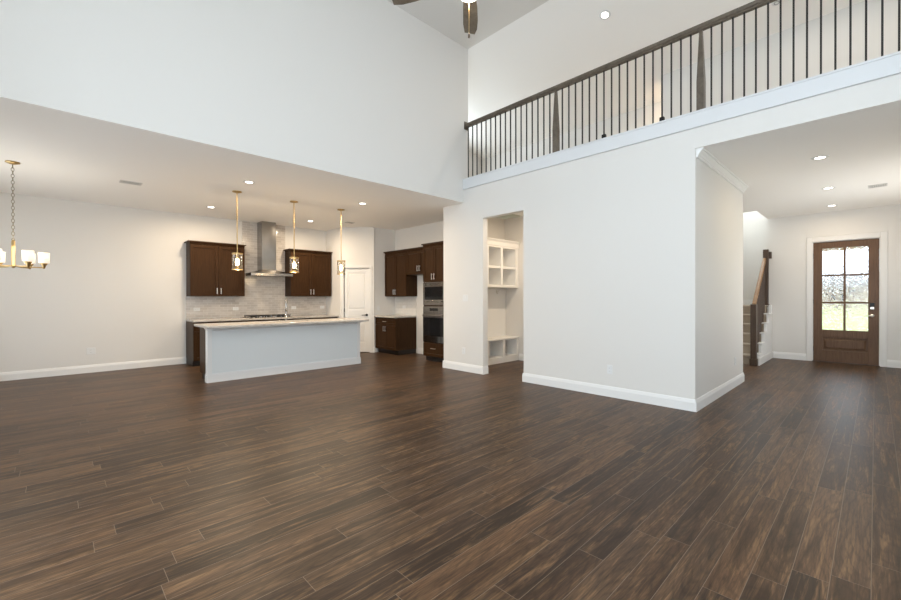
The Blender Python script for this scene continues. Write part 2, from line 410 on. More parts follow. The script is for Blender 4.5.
# stairwell
wall_y('wall_stair_left', 2.55, 2.67, 7.42, X1 + 1.2, 0, CH)
wall_y('wall_stair_left_upper', 2.55, 2.67, 9.66, X1 + 1.2, CH, 5.6)
wall_x('wall_stair_end', X1 + 1.0, X1 + 1.12, 1.6, 2.55, 0, 5.6, [(1.75, 2.45, 3.55, 4.95)])
wall_y('wall_stair_right', 1.48, 1.6, X1 + .12, X1 + 1.12, 0, 5.6)
wall_y('wall_stair_upper', 1.48, 1.6, 9.66, X1 + .12, CH + .1, 5.6)
wall_x('wall_stair_head', 9.66, 9.78, 1.6, 2.55, CH + .1, 5.6)
struct(MB().box(9.66, X1 + 1.12, 1.48, 2.67, 5.6, 5.7).build('ceiling_stairwell', M_CEIL))
# mudroom
wall_x('wall_mudroom_right', 6.87, 6.99, YA + .12, 5.46, 0, CH)
wall_y('wall_mudroom_back', 5.46, 5.524, XB, 6.99, 0, CH)
wall_y('wall_oven_side', 5.524, 5.785, 5.47, 6.99, 0, CH)
wall_y('wall_mudroom_near', 2.4, 2.52, XB, 6.87, 0, CH)
# right kitchen wall and the pantry corner
wall_x('wall_kitchen_right', 6.06, 6.18, 5.785, YK, 0, CH)
pan = MB().prism([(4.85, YK), (4.85, 8.77), (4.915, 8.705), (4.915, 8.705 + .1), (4.95, 8.84), (4.95, YK)], 0, CH, 'z')
pan.prism([(5.34, 8.28), (5.42, 8.20), (5.45, 8.23), (6.06, 8.23), (6.06, 8.33), (5.43, 8.33), (5.41, 8.35)], 0, CH, 'z')
pan.prism([(4.915, 8.705), (5.34, 8.28), (5.41, 8.35), (4.985, 8.775)], 2.0, CH, 'z')
struct(pan.build('wall_pantry', M_WALL), 'white angled pantry wall between kitchen cabinets')
# loft behind the railing
struct(MB().box(XB, 8.1, -1.53, 7.2, CH + .1, 3.30).build('floor_loft', M_CARPET))
wall_x('wall_loft_back', 7.4, 7.52, -1.4, 2.526, 3.30, 5.2)
wall_x('wall_loft_recess', 7.98, 8.1, 1.42, 7.1, 3.30, 5.2)
wall_y('wall_loft_return', 1.3, 1.42, 7.52, 8.1, 3.30, 5.2)
wall_y('wall_loft_end', 7.1, 7.22, XB, 8.1, 3.30, HH + .1, [(5.5, 7.1, 3.7, 5.0)])
wall_x('wall_loft_front', XA, XB, Y1 + .12, 7.22, CH + .12, HH + .1)
wall_y('wall_loft_near', -1.53, -1.4, 5.4, 8.1, 3.30, HH + .1)
sl = lambda x: HH - .3 * (x - XB)
struct(MB().prism([(XB, HH), (8.1, sl(8.1)), (8.1, sl(8.1) + .12), (XB, HH + .12)], -1.53, 7.22, 'y').build('ceiling_loft', M_CEIL), 'sloping white loft ceiling above the balcony railing')
# balcony fascia with its cap
f = MB().box(XA - .020, XA, -1.4, Y1, 3.178, 3.33).box(XA - .026, XB + .02, -1.4, Y1, 3.33, 3.352).box(XA - .028, XA, -1.4, Y1, 3.17, 3.19)
struct(f.build('trim_1', M_FASCIA, bevel=.003), 'white fascia board under the balcony railing')

# baseboards
BBP = [(0, 0), (.016, 0), (.016, .095), (.010, .118), (.006, .132), (0, .135)]
def baseboard(name, segs):
    mb = MB()
    for (x0, y0), (x1, y1) in segs:          # wall line, room lies to the left of p0 -> p1
        d = Vector((x1 - x0, y1 - y0, 0)); n = Vector((-d.y, d.x, 0)).normalized()
        k = len(BBP); v = []
        for (x, y) in ((x0, y0), (x1, y1)):
            for o, z in BBP: v.append((x + n.x * o, y + n.y * o, z))
        fs = [list(range(k)), list(range(2 * k - 1, k - 1, -1))] + [(i, (i + 1) % k, (i + 1) % k + k, i + k) for i in range(k)]
        mb.add(v, fs)
    return struct(mb.build(name, M_TRIM))
baseboard('baseboard_back', [((1.87, YK), (-1.6, YK))])
baseboard('baseboard_right', [((XA, YA), (XA, 3.735)), ((XA, 4.56), (XA, 5.524)), ((XB, 4.56), (XA - .016, 4.56)), ((XA - .016, 3.735), (XB, 3.735))])
baseboard('baseboard_foyer', [((7.556, YA), (XA - .016, YA)), ((7.54, 2.55), (7.54, YA))])
baseboard('baseboard_front', [((X1, -.93), (X1, -.148)), ((X1, .968), (X1, 1.5))])
baseboard('baseboard_foyer_right', [((XB, -.93), (X1, -.93))])
baseboard('baseboard_kitchen', [((6.06, 6.47), (6.06, 7.36)), ((5.43, 8.22), (5.40, 8.22))])
baseboard('baseboard_pantry', [((5.425, 8.195), (5.395, 8.225)), ((5.50, 8.23), (5.412, 8.23))])
baseboard('baseboard_mudroom', [((6.87, 2.52), (6.87, 5.08))])
baseboard('baseboard_wall_end', [((XA - .016, 5.524), (XB, 5.524))])
# landing baseboard in the stairwell
struct(MB().box(X1 + .984, X1 + 1.0, 1.6, 2.55, 1.10, 1.225).build('baseboard_landing', M_TRIM))
# crown moulding along the foyer wall
cp = [(YA, CH), (YA - .07, CH), (YA - .07, CH - .014), (YA - .054, CH - .02), (YA - .05, CH - .032), (YA - .032, CH - .052), (YA - .026, CH - .066), (YA - .018, CH - .07), (YA - .018, CH - .092), (YA, CH - .098)]
struct(MB().prism(cp, XA + .03, 7.52, 'x').build('trim_2', M_CROWN), 'white crown moulding along the foyer ceiling')

# unseen daylight windows: frame, mullions and pane
def window(name, axis, c, a, b, z0, z1):
    w = MB(); g = MB(); fr = .06
    def bx(mb, a0, a1, q0, q1, d0, d1):
        mb.box(c + d0, c + d1, a0, a1, q0, q1) if axis == 'x' else mb.box(a0, a1, c + d0, c + d1, q0, q1)
    bx(w, a, a + fr, z0, z1, -.09, -.04); bx(w, b - fr, b, z0, z1, -.09, -.04); bx(w, a + fr, b - fr, z0, z0 + fr, -.09, -.04); bx(w, a + fr, b - fr, z1 - fr, z1, -.09, -.04)
    m = (a + b) / 2; bx(w, m - .02, m + .02, z0 + fr, z1 - fr, -.08, -.05)
    bx(g, a + fr, b - fr, z0 + fr, z1 - fr, -.068, -.062)
    o = struct(w.build(name, M_TRIM)); g.build('pane', M_WINGLASS, o); return o
k = 1
for a, b in REAR_WIN:
    for z0, z1 in ((.35, 2.35), (2.95, 4.95)): window('window_%d' % k, 'x', -1.3, a, b, z0, z1); k += 1
for a, b in SIDE_WIN:
    for z0, z1 in ((.35, 2.35), (2.95, 4.95)): window('window_%d' % k, 'y', -1.4, a, b, z0, z1); k += 1
window('window_%d' % k, 'x', -1.6, 5.9, 8.5, .35, 2.35)
window('window_%d' % (k + 2), 'y', 7.26, 5.5, 7.1, 3.7, 5.0)  # unseen loft window, added to go with the loft fill lamp
window('window_%d' % (k + 3), 'y', -.97, 7.4, 9.8, .6, 2.3)  # unseen foyer window, added to go with the foyer fill lamp
window('window_%d' % (k + 1), 'x', X1 + 1.12, 1.75, 2.45, 3.55, 4.95)

# ------------------------------------------------------------------ front door
d = structure('door_1', 'brown wooden front door with six rippled glass panes', (X1 + .03, .41, 0))
# local: x thickness, y width (-.457 .. .457), z
DW, DH = .457, 2.365
GY0, GY1, GZ0, GZ1 = -.315, .325, .637, 2.24
s = MB()
s.box(0, .045, -DW, GY0, .012, DH).box(0, .045, GY1, DW, .012, DH)
s.box(0, .045, GY0, GY1, GZ1, DH).box(0, .045, GY0, GY1, .49, GZ0).box(0, .045, GY0, GY1, .012, .235)
s.build('frame', M_DOOR, d, bevel=.004)
p = MB().box(.022, .034, GY0 - .0, GY1, .235, .49); p.hexa([(.022, GY0 + .03, .265), (.022, GY0 + .03, .46), (.022, GY1 - .03, .46), (.022, GY1 - .03, .265)], [(.004, GY0 + .055, .29), (.004, GY0 + .055, .435), (.004, GY1 - .055, .435), (.004, GY1 - .055, .29)])
p.build('lower_panel', M_DOOR, d)
mu = MB(); my = (GY0 + GY1) / 2; rows = [GZ0, GZ0 + (GZ1 - GZ0) / 3, GZ0 + 2 * (GZ1 - GZ0) / 3, GZ1]
mu.box(.002, .043, my - .017, my + .017, GZ0, GZ1)
for z in rows[1:3]: mu.box(.002, .043, GY0, my - .017, z - .017, z + .017).box(.002, .043, my + .017, GY1, z - .017, z + .017)
mu.build('muntin_grid', M_DOOR, d, bevel=.003)
for i in range(3):
    za = rows[i] + (.017 if i else 0); zb = rows[i + 1] - (.017 if i < 2 else 0)
    for ya, yb in ((GY0, my - .017), (my + .017, GY1)):
        MB().box(.020, .026, ya, yb, za, zb).build('pane', M_RIPPLE, d)
lk = MB().bevbox(-.022, 0, -.395, -.34, 1.05, 1.095, .006); lk.build('deadbolt', M_NICKEL, d)
kp = MB().bevbox(-.026, 0, -.397, -.338, 1.095, 1.17, .004); kp.build('keypad', M_BLACK, d)
lv = MB().lathe([(0, -.012), (.03, -.012), (.03, 0), (0, 0)], 16, axis='x'); lv.v = [(x, y - .367, z + .93) for x, y, z in lv.v]
lv.tube([(-.01, -.367, .93), (-.05, -.367, .93)], .010).tube([(-.047, -.372, .93), (-.05, -.31, .928), (-.045, -.265, .925)], .009)
lv.build('lever_handle', M_NICKEL, d)
for z in (.25, 1.2, 2.1): MB().cyl(-.004, DW + .004, z - .05, z + .05, .008, 10).build('hinge', M_BLACK, d)
MB().box(-.03, .09, -.475, .475, 0, .012).build('threshold', M_NEWEL, d)
cs = MB()
for y0, y1 in ((-.148, -.06), (.88, .968)): cs.box(X1 - .018, X1, y0, y1, 0, 2.475)
cs.box(X1 - .018, X1, -.06, .88, 2.378, 2.475)
cs.box(X1, X1 + .12, -.065, -.048, 0, 2.375).box(X1, X1 + .12, .868, .885, 0, 2.375).box(X1, X1 + .12, -.048, .868, 2.366, 2.375)
struct(cs.build('trim_3', M_CASING, bevel=.004), 'white casing around the front door')

# porch and garden beyond the door
M_CONC = plain('porch_concrete', (.55, .53, .50), .8, 0, .1, 12)
M_LAWN = plain('lawn_grass', (.40, .44, .17), .9, 0, .35, 30)
M_BRICK = tile('porch_brick', False, ((.42, .22, .15), (.50, .29, .20), (.55, .5, .45), (.3, .18, .13)), .2, .075)
M_BARK = plain('bark', (.15, .10, .07), .9)
M_LEAF = plain('leaf_green', (.13, .20, .08), .7, 0, .4, 12)
M_SIDING = tile('neighbour_brick', True, ((.45, .36, .32), (.52, .42, .37), (.55, .5, .46), (.4, .32, .28)), .2, .075)
M_ROOF = plain('grey_shingle', (.22, .21, .20), .9, 0, .2, 20)
struct(MB().box(X1 + .12, 13.2, -1.6, 2.6, -.15, -.02).build('porch_slab', M_CONC))
struct(MB().box(11.2, 120, -60, 60, -.4, -.2).build('lawn', M_LAWN))
struct(MB().box(12.9, 13.15, -1.6, 2.6, 2.36, 2.9).build('porch_beam', M_BRICK), 'brick porch beam beyond the front door')
struct(MB().box(X1 + .12, 13.2, -1.6, 1.48, 2.9, 3.0).build('porch_ceiling', M_TRIM))
nh = thing('neighbour_house', 'brick house across the street seen through front door glass', 'house', (62, 1, -.2))
MB().box(0, 8, -5, 13, 0, 2.6).build('wall', M_SIDING, nh)
MB().prism([(-.5, 2.6), (4, 4.3), (8.5, 2.6)], -5.5, 13.5, 'y').build('roof', M_ROOF, nh)
for y in (-3, 1, 6, 10): MB().box(-.06, 0, y, y + 1.4, .9, 2.3).build('window', M_OVENGLASS, nh)
for i, (x, y, lab) in enumerate(((18.5, 3.0, 'round green bush on the lawn, left through the door glass'), (17.5, -.9, 'round green bush on the lawn, right through the door glass'))):
    b = thing('garden_bush', lab, 'bush', (x, y, -.2), 0, 'bushes on the front lawn')
    mb = MB()
    for q in range(10):
        bm = bmesh.new(); bmesh.ops.create_icosphere(bm, subdivisions=2, radius=.38)
        off = Vector((random.uniform(-.5, .5), random.uniform(-.6, .6), random.uniform(.3, .75)))
        for w in bm.verts: w.co = w.co * random.uniform(.88, 1.1) + off
        mb.bm(bm)
    mb.build('foliage', M_LEAF, b); MB().cyl(0, 0, 0, .5, .05, 8).build('stem', M_BARK, b)

# ------------------------------------------------------------------ pantry door (45 degrees)
pd = structure('door_2', 'white two-panel pantry door with black lever handle', (5.1275, 8.4925, 0), math.radians(-45))
# local x along the wall (towards the right in the picture), -y faces the kitchen
w2 = .295
s = MB(); zs_ = [.012, .235, .735, 1.005, 1.88, 1.985]
s.box(-w2, -w2 + .085, .02, .055, .012, 1.985).box(w2 - .085, w2, .02, .055, .012, 1.985)
for a, b in ((.012, .235), (.735, 1.005), (1.88, 1.985)): s.box(-w2 + .085, w2 - .085, .02, .055, a, b)
s.build('frame', M_CASING, pd, bevel=.006)
for a, b in ((.235, .735), (1.005, 1.88)):
    q = MB().box(-w2 + .085, w2 - .085, .032, .045, a, b)
    q.hexa([(-w2 + .11, .032, a + .03), (-w2 + .11, .032, b - .03), (w2 - .11, .032, b - .03), (w2 - .11, .032, a + .03)], [(-w2 + .13, .024, a + .05), (-w2 + .13, .024, b - .05), (w2 - .13, .024, b - .05), (w2 - .13, .024, a + .05)])
    q.build('panel', M_CASING, pd)
lv = MB().lathe([(0, -.01), (.028, -.01), (.028, 0), (0, 0)], 16, axis='y'); lv.v = [(x + w2 - .06, y + .02, z + .885) for x, y, z in lv.v]
lv.tube([(w2 - .06, .012, .885), (w2 - .06, -.035, .885)], .010).tube([(w2 - .055, -.032, .885), (w2 - .12, -.034, .885), (w2 - .17, -.03, .882)], .009)
lv.build('lever_handle', M_BLACK, pd)
for z in (.2, 1.0, 1.8): MB().cyl(-w2 - .004, .018, z - .04, z + .04, .007, 10).build('hinge', M_BLACK, pd)
cs = MB().box(-.363, -.303, -.016, 0, 0, 2.055).box(.303, .363, -.016, 0, 0, 2.055).box(-.303, .303, -.016, 0, 1.992, 2.055)
struct(cs.build('trim_4', M_CASING, None, (5.1275, 8.4925, 0), math.radians(-45), .004), 'white casing around the pantry door')

# ------------------------------------------------------------------ stairs
RISE, RUN, SX, SY0, SY1 = 1.10 / 6, .27, 9.50, 1.53, 2.53
st = thing('staircase', 'beige carpeted staircase with white stringer and dark wood railing behind the foyer wall', 'staircase', (SX, SY0, 0))
for i in range(5):
    MB().bevbox(i * RUN - .025, (i + 1) * RUN + .0, .03, SY1 - SY0, (i + 1) * RISE - .05, (i + 1) * RISE, .012).box(i * RUN, (i + 1) * RUN - .002, .03, SY1 - SY0, .0 if i == 0 else (i) * RISE - .05, (i + 1) * RISE - .05).build('step', M_CARPET, st)
MB().bevbox(5 * RUN - .025, X1 + 1.0 - SX - .02, .08, SY1 - SY0, 6 * RISE - .05, 6 * RISE, .012).box(5 * RUN, 5 * RUN + .1, .08, SY1 - SY0, 0, 6 * RISE - .05).build('landing', M_CARPET, st)
poly = [(-.03, 0), (-.03, RISE + .012)]
for i in range(5):
    poly += [((i + 1) * RUN - .03, (i + 1) * RISE + .012), ((i + 1) * RUN - .03, (i + 2) * RISE + .012)]
poly = poly + [(X1 - SX - .02, 6 * RISE + .012), (X1 - SX - .02, 0)]
MB().prism(poly, -.01, .03, 'y').build('stringer', M_TRIM, st)
for i in range(5): MB().bevbox(i * RUN - .055, (i + 1) * RUN - .028, -.03, .09, (i + 1) * RISE + .012, (i + 1) * RISE + .032, .008).build('tread_return', M_TRIM, st)
MB().prism([(-.03, 0), (X1 - SX - .02, 0), (X1 - SX - .02, .135), (-.03, .135)], -.026, -.012, 'y').build('skirting', M_TRIM, st)
sr = bpy.data.objects.new('railing', None); COL.objects.link(sr); sr.parent = st; sr.location = (0, .05, 0); sr['label'] = 'dark wood railing with a lighter oak handrail'
def newel(x, y, z0, z1, w=.045, par=sr):
    MB().bevbox(x - w, x + w, y - w, y + w, z0, z1, .005).bevbox(x - w - .012, x + w + .012, y - w - .012, y + w + .012, z0, z0 + .13 if z0 == 0 else z0 + .02, .004).build('newel_post', M_NEWEL, par)
newel(-.092, .0, 0, 1.15)
newel(X1 - SX - .075, .035, 6 * RISE + .014, 2.29)
MB().bevbox(X1 - SX - .055, X1 - SX - .0, -.055, .0, 2.10, 2.24, .005).build('wall_rosette', M_NEWEL, sr)
h0, h1 = Vector((-.085, .0, 1.15)), Vector((X1 - SX - .13, .05, 2.09))
dx = h1.x - h0.x; dz = h1.z - h0.z
MB().hexa([(h0.x, h0.y - .032, h0.z - .05), (h1.x, h1.y - .032, h1.z - .05), (h1.x, h1.y + .032, h1.z - .05), (h0.x, h0.y + .032, h0.z - .05)],
          [(h0.x, h0.y - .03, h0.z + .02), (h1.x, h1.y - .03, h1.z + .02), (h1.x, h1.y + .03, h1.z + .02), (h0.x, h0.y + .03, h0.z + .02)]).build('handrail', M_STAIRW, sr, bevel=.01)
for i in range(5):
    for o in (.06, .15, .24):
        x = i * RUN - .03 + o
        if x > h1.x - .05: continue
        zt = h0.z + (x - h0.x) / dx * dz - .05; y = .05 * (x - h0.x) / dx
        MB().box(x - .016, x + .016, y - .016, y + .016, (i + 1) * RISE + .032, zt + .01).build('baluster', M_NEWEL, sr)

# ------------------------------------------------------------------ balcony railing
br = thing('balcony_railing', 'grey-brown wooden balcony railing with thin black iron balusters over the living room', 'railing', (5.22, 1.36, 3.352))
RD = .03
def bx_(y): return y - 1.36
prof = [(-.022, .88), (.022, .88), (.022, .895), (.035, .905), (.038, .93), (.03, .945), (-.03, .945), (-.038, .93), (-.035, .905), (-.022, .895)]
v = MB().prism([(p_, q_ + RD) for p_, q_ in prof], bx_(-1.39), bx_(Y1 - .01), 'y'); v.build('handrail', M_RAIL, br)
MB().bevbox(-.05, .05, bx_(Y1 - .012), bx_(Y1), .845 + RD, .985 + RD, .006).build('wall_rosette', M_RAIL, br)
for y in (3.205, 1.36, 1.36 - .0998 * 18):
    b, tp = .037, .015
    q = lambda w, z: [(-w, bx_(y) - w, z), (w, bx_(y) - w, z), (w, bx_(y) + w, z), (-w, bx_(y) + w, z)]
    nb = MB().hexa(q(b, 0), q(b, .34)).hexa(q(b, .34), q(tp, .885 + RD))
    nb.build('newel_post', M_RAIL, br)
ys = [3.205 + .1025 * i for i in range(1, 18)] + [1.36 + .1025 * i for i in range(1, 18)] + [1.36 - .0998 * i for i in range(1, 18)]
for i, y in enumerate(ys):
    o = MB().box(-.0075, .0075, bx_(y) - .0075, bx_(y) + .0075, 0, .885 + RD).build('baluster', M_IRON, br)
    if 17 <= i < 34 and i - 16 in (4, 11):
        MB().bevbox(-.022, .022, bx_(y) - .026, bx_(y) + .026, .03, .075, .006).build('shoe', M_BLACK, o)

# ------------------------------------------------------------------ cabinets
def bar_handle(par, x, y, z, L=.12, vert=True):
    m = MB(); a = Vector((0, 0, L / 2)) if vert else Vector((L / 2, 0, 0)); c = Vector((x, y - .03, z))
    m.tube([c - a, c + a], .006, 8)
    for s_ in (-.75, .75): m.tube([c + a * s_, c + a * s_ + Vector((0, .03, 0))], .0045, 6)
    return m.build('handle', M_NICKEL, par)
def shaker(par, name, x0, x1, z0, z1, yf, fr=.057, th=.02):
    m = MB()
    m.box(x0, x0 + fr, yf, yf + th, z0, z1).box(x1 - fr, x1, yf, yf + th, z0, z1).box(x0 + fr, x1 - fr, yf, yf + th, z0, z0 + fr).box(x0 + fr, x1 - fr, yf, yf + th, z1 - fr, z1)
    m.box(x0 + fr, x1 - fr, yf + .012, yf + th, z0 + fr, z1 - fr)
    return m.build(name, M_CAB, par, bevel=.0025)
def cabinet(name, label, loc, rot, w, dpt, z0, z1, doors, cat='cabinet', group=None, crown=False, toe=False):
    t_ = thing(name, label, cat, loc, rot, group)          # origin: centre of the back, floor level; front faces local -y
    y = -dpt + .022
    zb = z0 + (.10 if toe else 0)
    MB().box(-w / 2, w / 2, y, 0, zb, z1).build('carcass', M_CAB, t_, bevel=.002)
    if toe: MB().box(-w / 2 + .002, w / 2 - .002, y + .06, -.01, z0, zb).build('toe_kick', M_TOE, t_)
    if crown: MB().prism([(y, z1 - .0), (y - .04, z1 + .055), (y - .04, z1 + .065), (0, z1 + .065), (0, z1)], -w / 2 - .0, w / 2 + .0, 'x').box(-w / 2 - .035, w / 2 + .02, y - .042, 0, z1 + .045, z1 + .067).build('crown', M_CAB, t_)
    for dd in doors:
        o = shaker(t_, dd[0], dd[1], dd[2], dd[3], dd[4], -dpt, dd[6] if len(dd) > 6 else .057)
        if dd[5]:
            hx, hz, vert = dd[5]; bar_handle(o, hx, -dpt, hz, .12, vert)
    return t_
G = .004
def two_doors(w, z0, z1, hz, extra=None):
    r = [('door', -w / 2 + G, -G / 2, z0 + G, z1 - G, (-.035, hz, True)), ('door', G / 2, w / 2 - G, z0 + G, z1 - G, (.035, hz, True))]
    return r
UG = 'dark stained kitchen wall cabinets'
cabinet('wall_cabinet', 'dark brown two-door wall cabinet left of the range hood', (2.3725, YK - .002, 0), 0, .985, .328, 1.327, 2.33, two_doors(.985, 1.327, 2.33, 1.43), group=UG, crown=True)
cabinet('wall_cabinet', 'dark brown two-door wall cabinet right of the range hood', (4.325, YK - .002, 0), 0, .99, .328, 1.327, 2.33, two_doors(.99, 1.327, 2.33, 1.43), group=UG, crown=True)
R90 = -PI / 2
cabinet('wall_cabinet', 'brown two-door wall cabinet above the short counter by the pantry', (6.058, 7.795, 0), R90, .83, .33, 1.318, 2.32, two_doors(.83, 1.318, 2.32, 1.42), group=UG, crown=True)
cabinet('wall_cabinet', 'short brown wall cabinet over the empty refrigerator gap', (6.058, 6.918, 0), R90, .905, .33, 1.80, 2.32, two_doors(.905, 1.80, 2.32, 1.93), group=UG, crown=True)
# right base cabinet
w = .80
cabinet('base_cabinet', 'dark base cabinet with drawer under the short counter by the pantry', (6.058, 7.815, 0), R90, w, .60, 0, .835,
        [('drawer', -w / 2 + G, w / 2 - G, .665, .828, (0, .745, False), .04)] + [(a, b, c, d_, e, (g[0], .58, True)) for a, b, c, d_, e, g in two_doors(w, .105, .66, .5)], group='dark stained base cabinets', toe=True)
ct = MB().bevbox(-.42, .405, -.635, 0, .838, .872, .004).build('worktop', M_QUARTZ, None, (6.056, 7.812, 0), R90)
tag(ct, 'short pale quartz worktop on the base cabinet by the pantry', 'worktop', 'quartz worktops')
struct(MB().box(6.048, 6.06, 7.40, 8.226, .873, 1.316).build('wall_tile_right', M_TILE2), 'pale tile behind the short counter')
# back run: units under the long counter
bw = [(1.87, 2.43), (2.43, 2.93), (2.93, 3.81), (3.81, 4.32), (4.32, 4.845)]
blab = ['dark base cabinet at the left end of the back counter', 'dark base cabinet left of the cooktop, hidden behind the island', 'dark base cabinet under the cooktop behind the island', 'dark base cabinet right of the cooktop behind the island', 'dark base cabinet at the right end of the back counter']
for (a, b), lab in zip(bw, blab):
    w = b - a
    cabinet('base_cabinet', lab, ((a + b) / 2, YK - .002, 0), 0, w - .001, .60, 0, .835,
            [('drawer', -w / 2 + G, w / 2 - G, .665, .828, (0, .745, False), .04)] + two_doors(w, .105, .66, .58), group='dark stained base cabinets', toe=True)
ct = MB().bevbox(1.865, 4.848, YK - .64, YK - .012, .838, .872, .004).build('worktop', M_QUARTZ)
tag(ct, 'long pale quartz back counter under the range hood', 'worktop', 'quartz worktops')
bsx = [1.87, 2.912, 3.838, 4.848]
sh = grid_solid('wall_tile_back', M_TILE, bsx, [YK - .011, YK], [.873, 1.325, CH], lambda x, y, z: z < 1.325 or 2.912 < x < 3.838)
sh['label'] = 'grey mosaic tile backsplash rising to the ceiling behind the hood'

# tall oven cabinet
tc = thing('oven_cabinet', 'tall brown cabinet housing the built-in microwave and oven', 'cabinet', (6.058, 6.125, 0), R90)
W2 = .665; y = -.588
MB().box(-W2 / 2, -W2 / 2 + .02, y, 0, .1, 2.32).box(W2 / 2 - .02, W2 / 2, y, 0, .1, 2.32).box(-W2 / 2 + .02, W2 / 2 - .02, -.02, 0, .1, 2.32).box(-W2 / 2 + .02, W2 / 2 - .02, y, -.02, 1.60, 2.32).box(-W2 / 2 + .02, W2 / 2 - .02, y, -.02, .1, .385).box(-W2 / 2 + .02, W2 / 2 - .02, y, -.02, 1.115, 1.135).build('carcass', M_CAB, tc)
MB().box(-W2 / 2 + .002, W2 / 2 - .002, y + .06, -.01, 0, .1).build('toe_kick', M_TOE, tc)
MB().prism([(y, 2.32), (y - .04, 2.375), (y - .04, 2.387), (0, 2.387), (0, 2.32)], -W2 / 2 - .0, W2 / 2, 'x').box(-W2 / 2 - .025, W2 / 2, y - .042, -.34, 2.365, 2.388).build('crown', M_CAB, tc)
for dd in two_doors(W2, 1.61, 2.32, 1.71):
    o = shaker(tc, 'door', dd[1], dd[2], dd[3], dd[4], -.61); bar_handle(o, dd[5][0], -.61, dd[5][1])
o = shaker(tc, 'drawer', -W2 / 2 + G, W2 / 2 - G, .105, .375, -.61); bar_handle(o, 0, -.61, .27, .14, False)
mw = thing('microwave', 'stainless built-in microwave above the wall oven', 'microwave', (6.058, 6.125, 1.137), R90)
hw = W2 / 2 - .022
MB().box(-hw, hw, -.575, -.03, .002, .458).build('body', M_STEEL, mw)
MB().bevbox(-hw - .016, hw + .016, -.612, -.59, .0, .46, .004).box(-hw, hw, -.592, -.574, .01, .45).build('frame', M_STEEL, mw)
MB().bevbox(-hw + .04, hw - .04, -.618, -.611, .11, .37, .003).build('door_glass', M_OVENGLASS, mw)
m = MB().tube([(-hw + .05, -.65, .075), (hw - .05, -.65, .075)], .011, 10)
for x in (-.2, .2): m.tube([(x, -.65, .075), (x, -.611, .075)], .007, 8)
m.build('handle', M_STEEL, mw)
ov = thing('wall_oven', 'stainless wall oven with dark glass below the microwave', 'oven', (6.058, 6.125, .387), R90)
MB().box(-hw, hw, -.575, -.03, .002, .724).build('body', M_STEEL, ov)
MB().bevbox(-hw - .016, hw + .016, -.612, -.59, .592, .725, .004).box(-hw, hw, -.592, -.574, .01, .72).build('control_panel', M_STEEL, ov)
MB().bevbox(-.12, .12, -.616, -.611, .635, .69, .002).build('display', M_OVENGLASS, ov)
MB().bevbox(-hw - .016, hw + .016, -.617, -.592, .0, .585, .004).build('door', M_STEEL, ov)
MB().bevbox(-hw + .02, hw - .02, -.622, -.616, .135, .50, .003).build('door_glass', M_OVENGLASS, ov)
m = MB().tube([(-hw + .02, -.66, .545), (hw - .02, -.66, .545)], .012, 10)
for x in (-.25, .25): m.tube([(x, -.66, .545), (x, -.616, .545)], .008, 8)
m.build('handle', M_STEEL, ov)

# cooktop
ck = thing('cooktop', 'black gas cooktop on the back counter under the hood', 'cooktop', (3.32, 9.13, .872))
MB().bevbox(-.43, .43, -.25, .25, 0, .012, .004).build('tray', M_STEEL, ck)
for x in (-.28, 0, .28):
    g_ = MB()
    for y_ in (-.2, .2): g_.box(x - .13, x + .13, y_ - .007, y_ + .007, .035, .05)
    for xx in (-.13, 0, .13): g_.box(x + xx - .007, x + xx + .007, -.2, .2, .035, .05)
    for xx in (-.12, .12):
        for y_ in (-.19, .19): g_.box(x + xx - .008, x + xx + .008, y_ - .008, y_ + .008, .012, .036)
    g_.build('grate', M_GRATE, ck)
    for y_ in ((-.1, .1) if x else (0,)): MB().cyl(x, y_, .012, .03, .04, 16).build('burner', M_GRATE, ck)
for i in range(5): MB().cyl(-.2 + .1 * i, -.228, .012, .034, .016, 12).build('knob', M_STEEL, ck)

# range hood
hd = thing('range_hood', 'stainless chimney range hood between the two wall cabinets', 'range hood', (3.37, YK - .012, 1.76))
MB().bevbox(-.15, .15, -.29, 0, .14, CH - 1.76, .003).build('chimney', M_STEEL, hd)
MB().bevbox(-.44, .44, -.485, 0, 0, .06, .004).build('canopy', M_STEEL, hd)
MB().hexa([(-.43, -.475, .06), (.43, -.475, .06), (.43, 0, .06), (-.43, 0, .06)], [(-.15, -.29, .14), (.15, -.29, .14), (.15, 0, .14), (-.15, 0, .14)]).build('canopy_slope', M_STEEL, hd)
for x in (-.06, -.02, .02, .06): MB().lathe([(0, -.004), (.009, -.004), (.009, 0), (0, 0)], 10, axis='y').build('button', M_BLACK, hd, (x, -.484, .03))

# ------------------------------------------------------------------ island
il = thing('kitchen_island', 'long kitchen island with pale painted front and white base trim', 'kitchen island', (2.99, 7.03, 0))
IW = 1.315
MB().box(-IW, IW, 0, .11, 0, .838).build('knee_wall', M_ISLAND, il)
kb = MB()
for off, z0_, z1_ in ((.018, 0, .115), (.011, .115, .132)): kb.box(-IW - off, IW + off, -off, .11 + .0, z0_, z1_)
kb.build('base_trim', M_TRIM, il)
for s_ in (-1, 1):
    MB().box(s_ * IW - s_ * .05, s_ * (IW + .008), -.008, .112, .132, .80).build('corner_post', M_TRIM, il)
    MB().prism([(s_ * (IW - .055), .80), (s_ * (IW + .012), .80), (s_ * (IW + .035), .838), (s_ * (IW - .075), .838)], -.03, .112, 'y').build('corner_bracket', M_TRIM, il)
MB().prism([(0, .79), (-.012, .79), (-.05, .838), (0, .838)], -IW + .05, IW - .05, 'x').build('top_moulding', M_ISLAND, il)
MB().box(-IW + .01, -.275, .11, .53, .1, .838).box(.435, IW - .01, .11, .53, .1, .838).box(-.275, .435, .11, .53, .1, .62).build('carcass', M_CAB, il)
MB().box(-IW + .03, IW - .03, .11, .47, 0, .1).build('toe_kick', M_TOE, il)
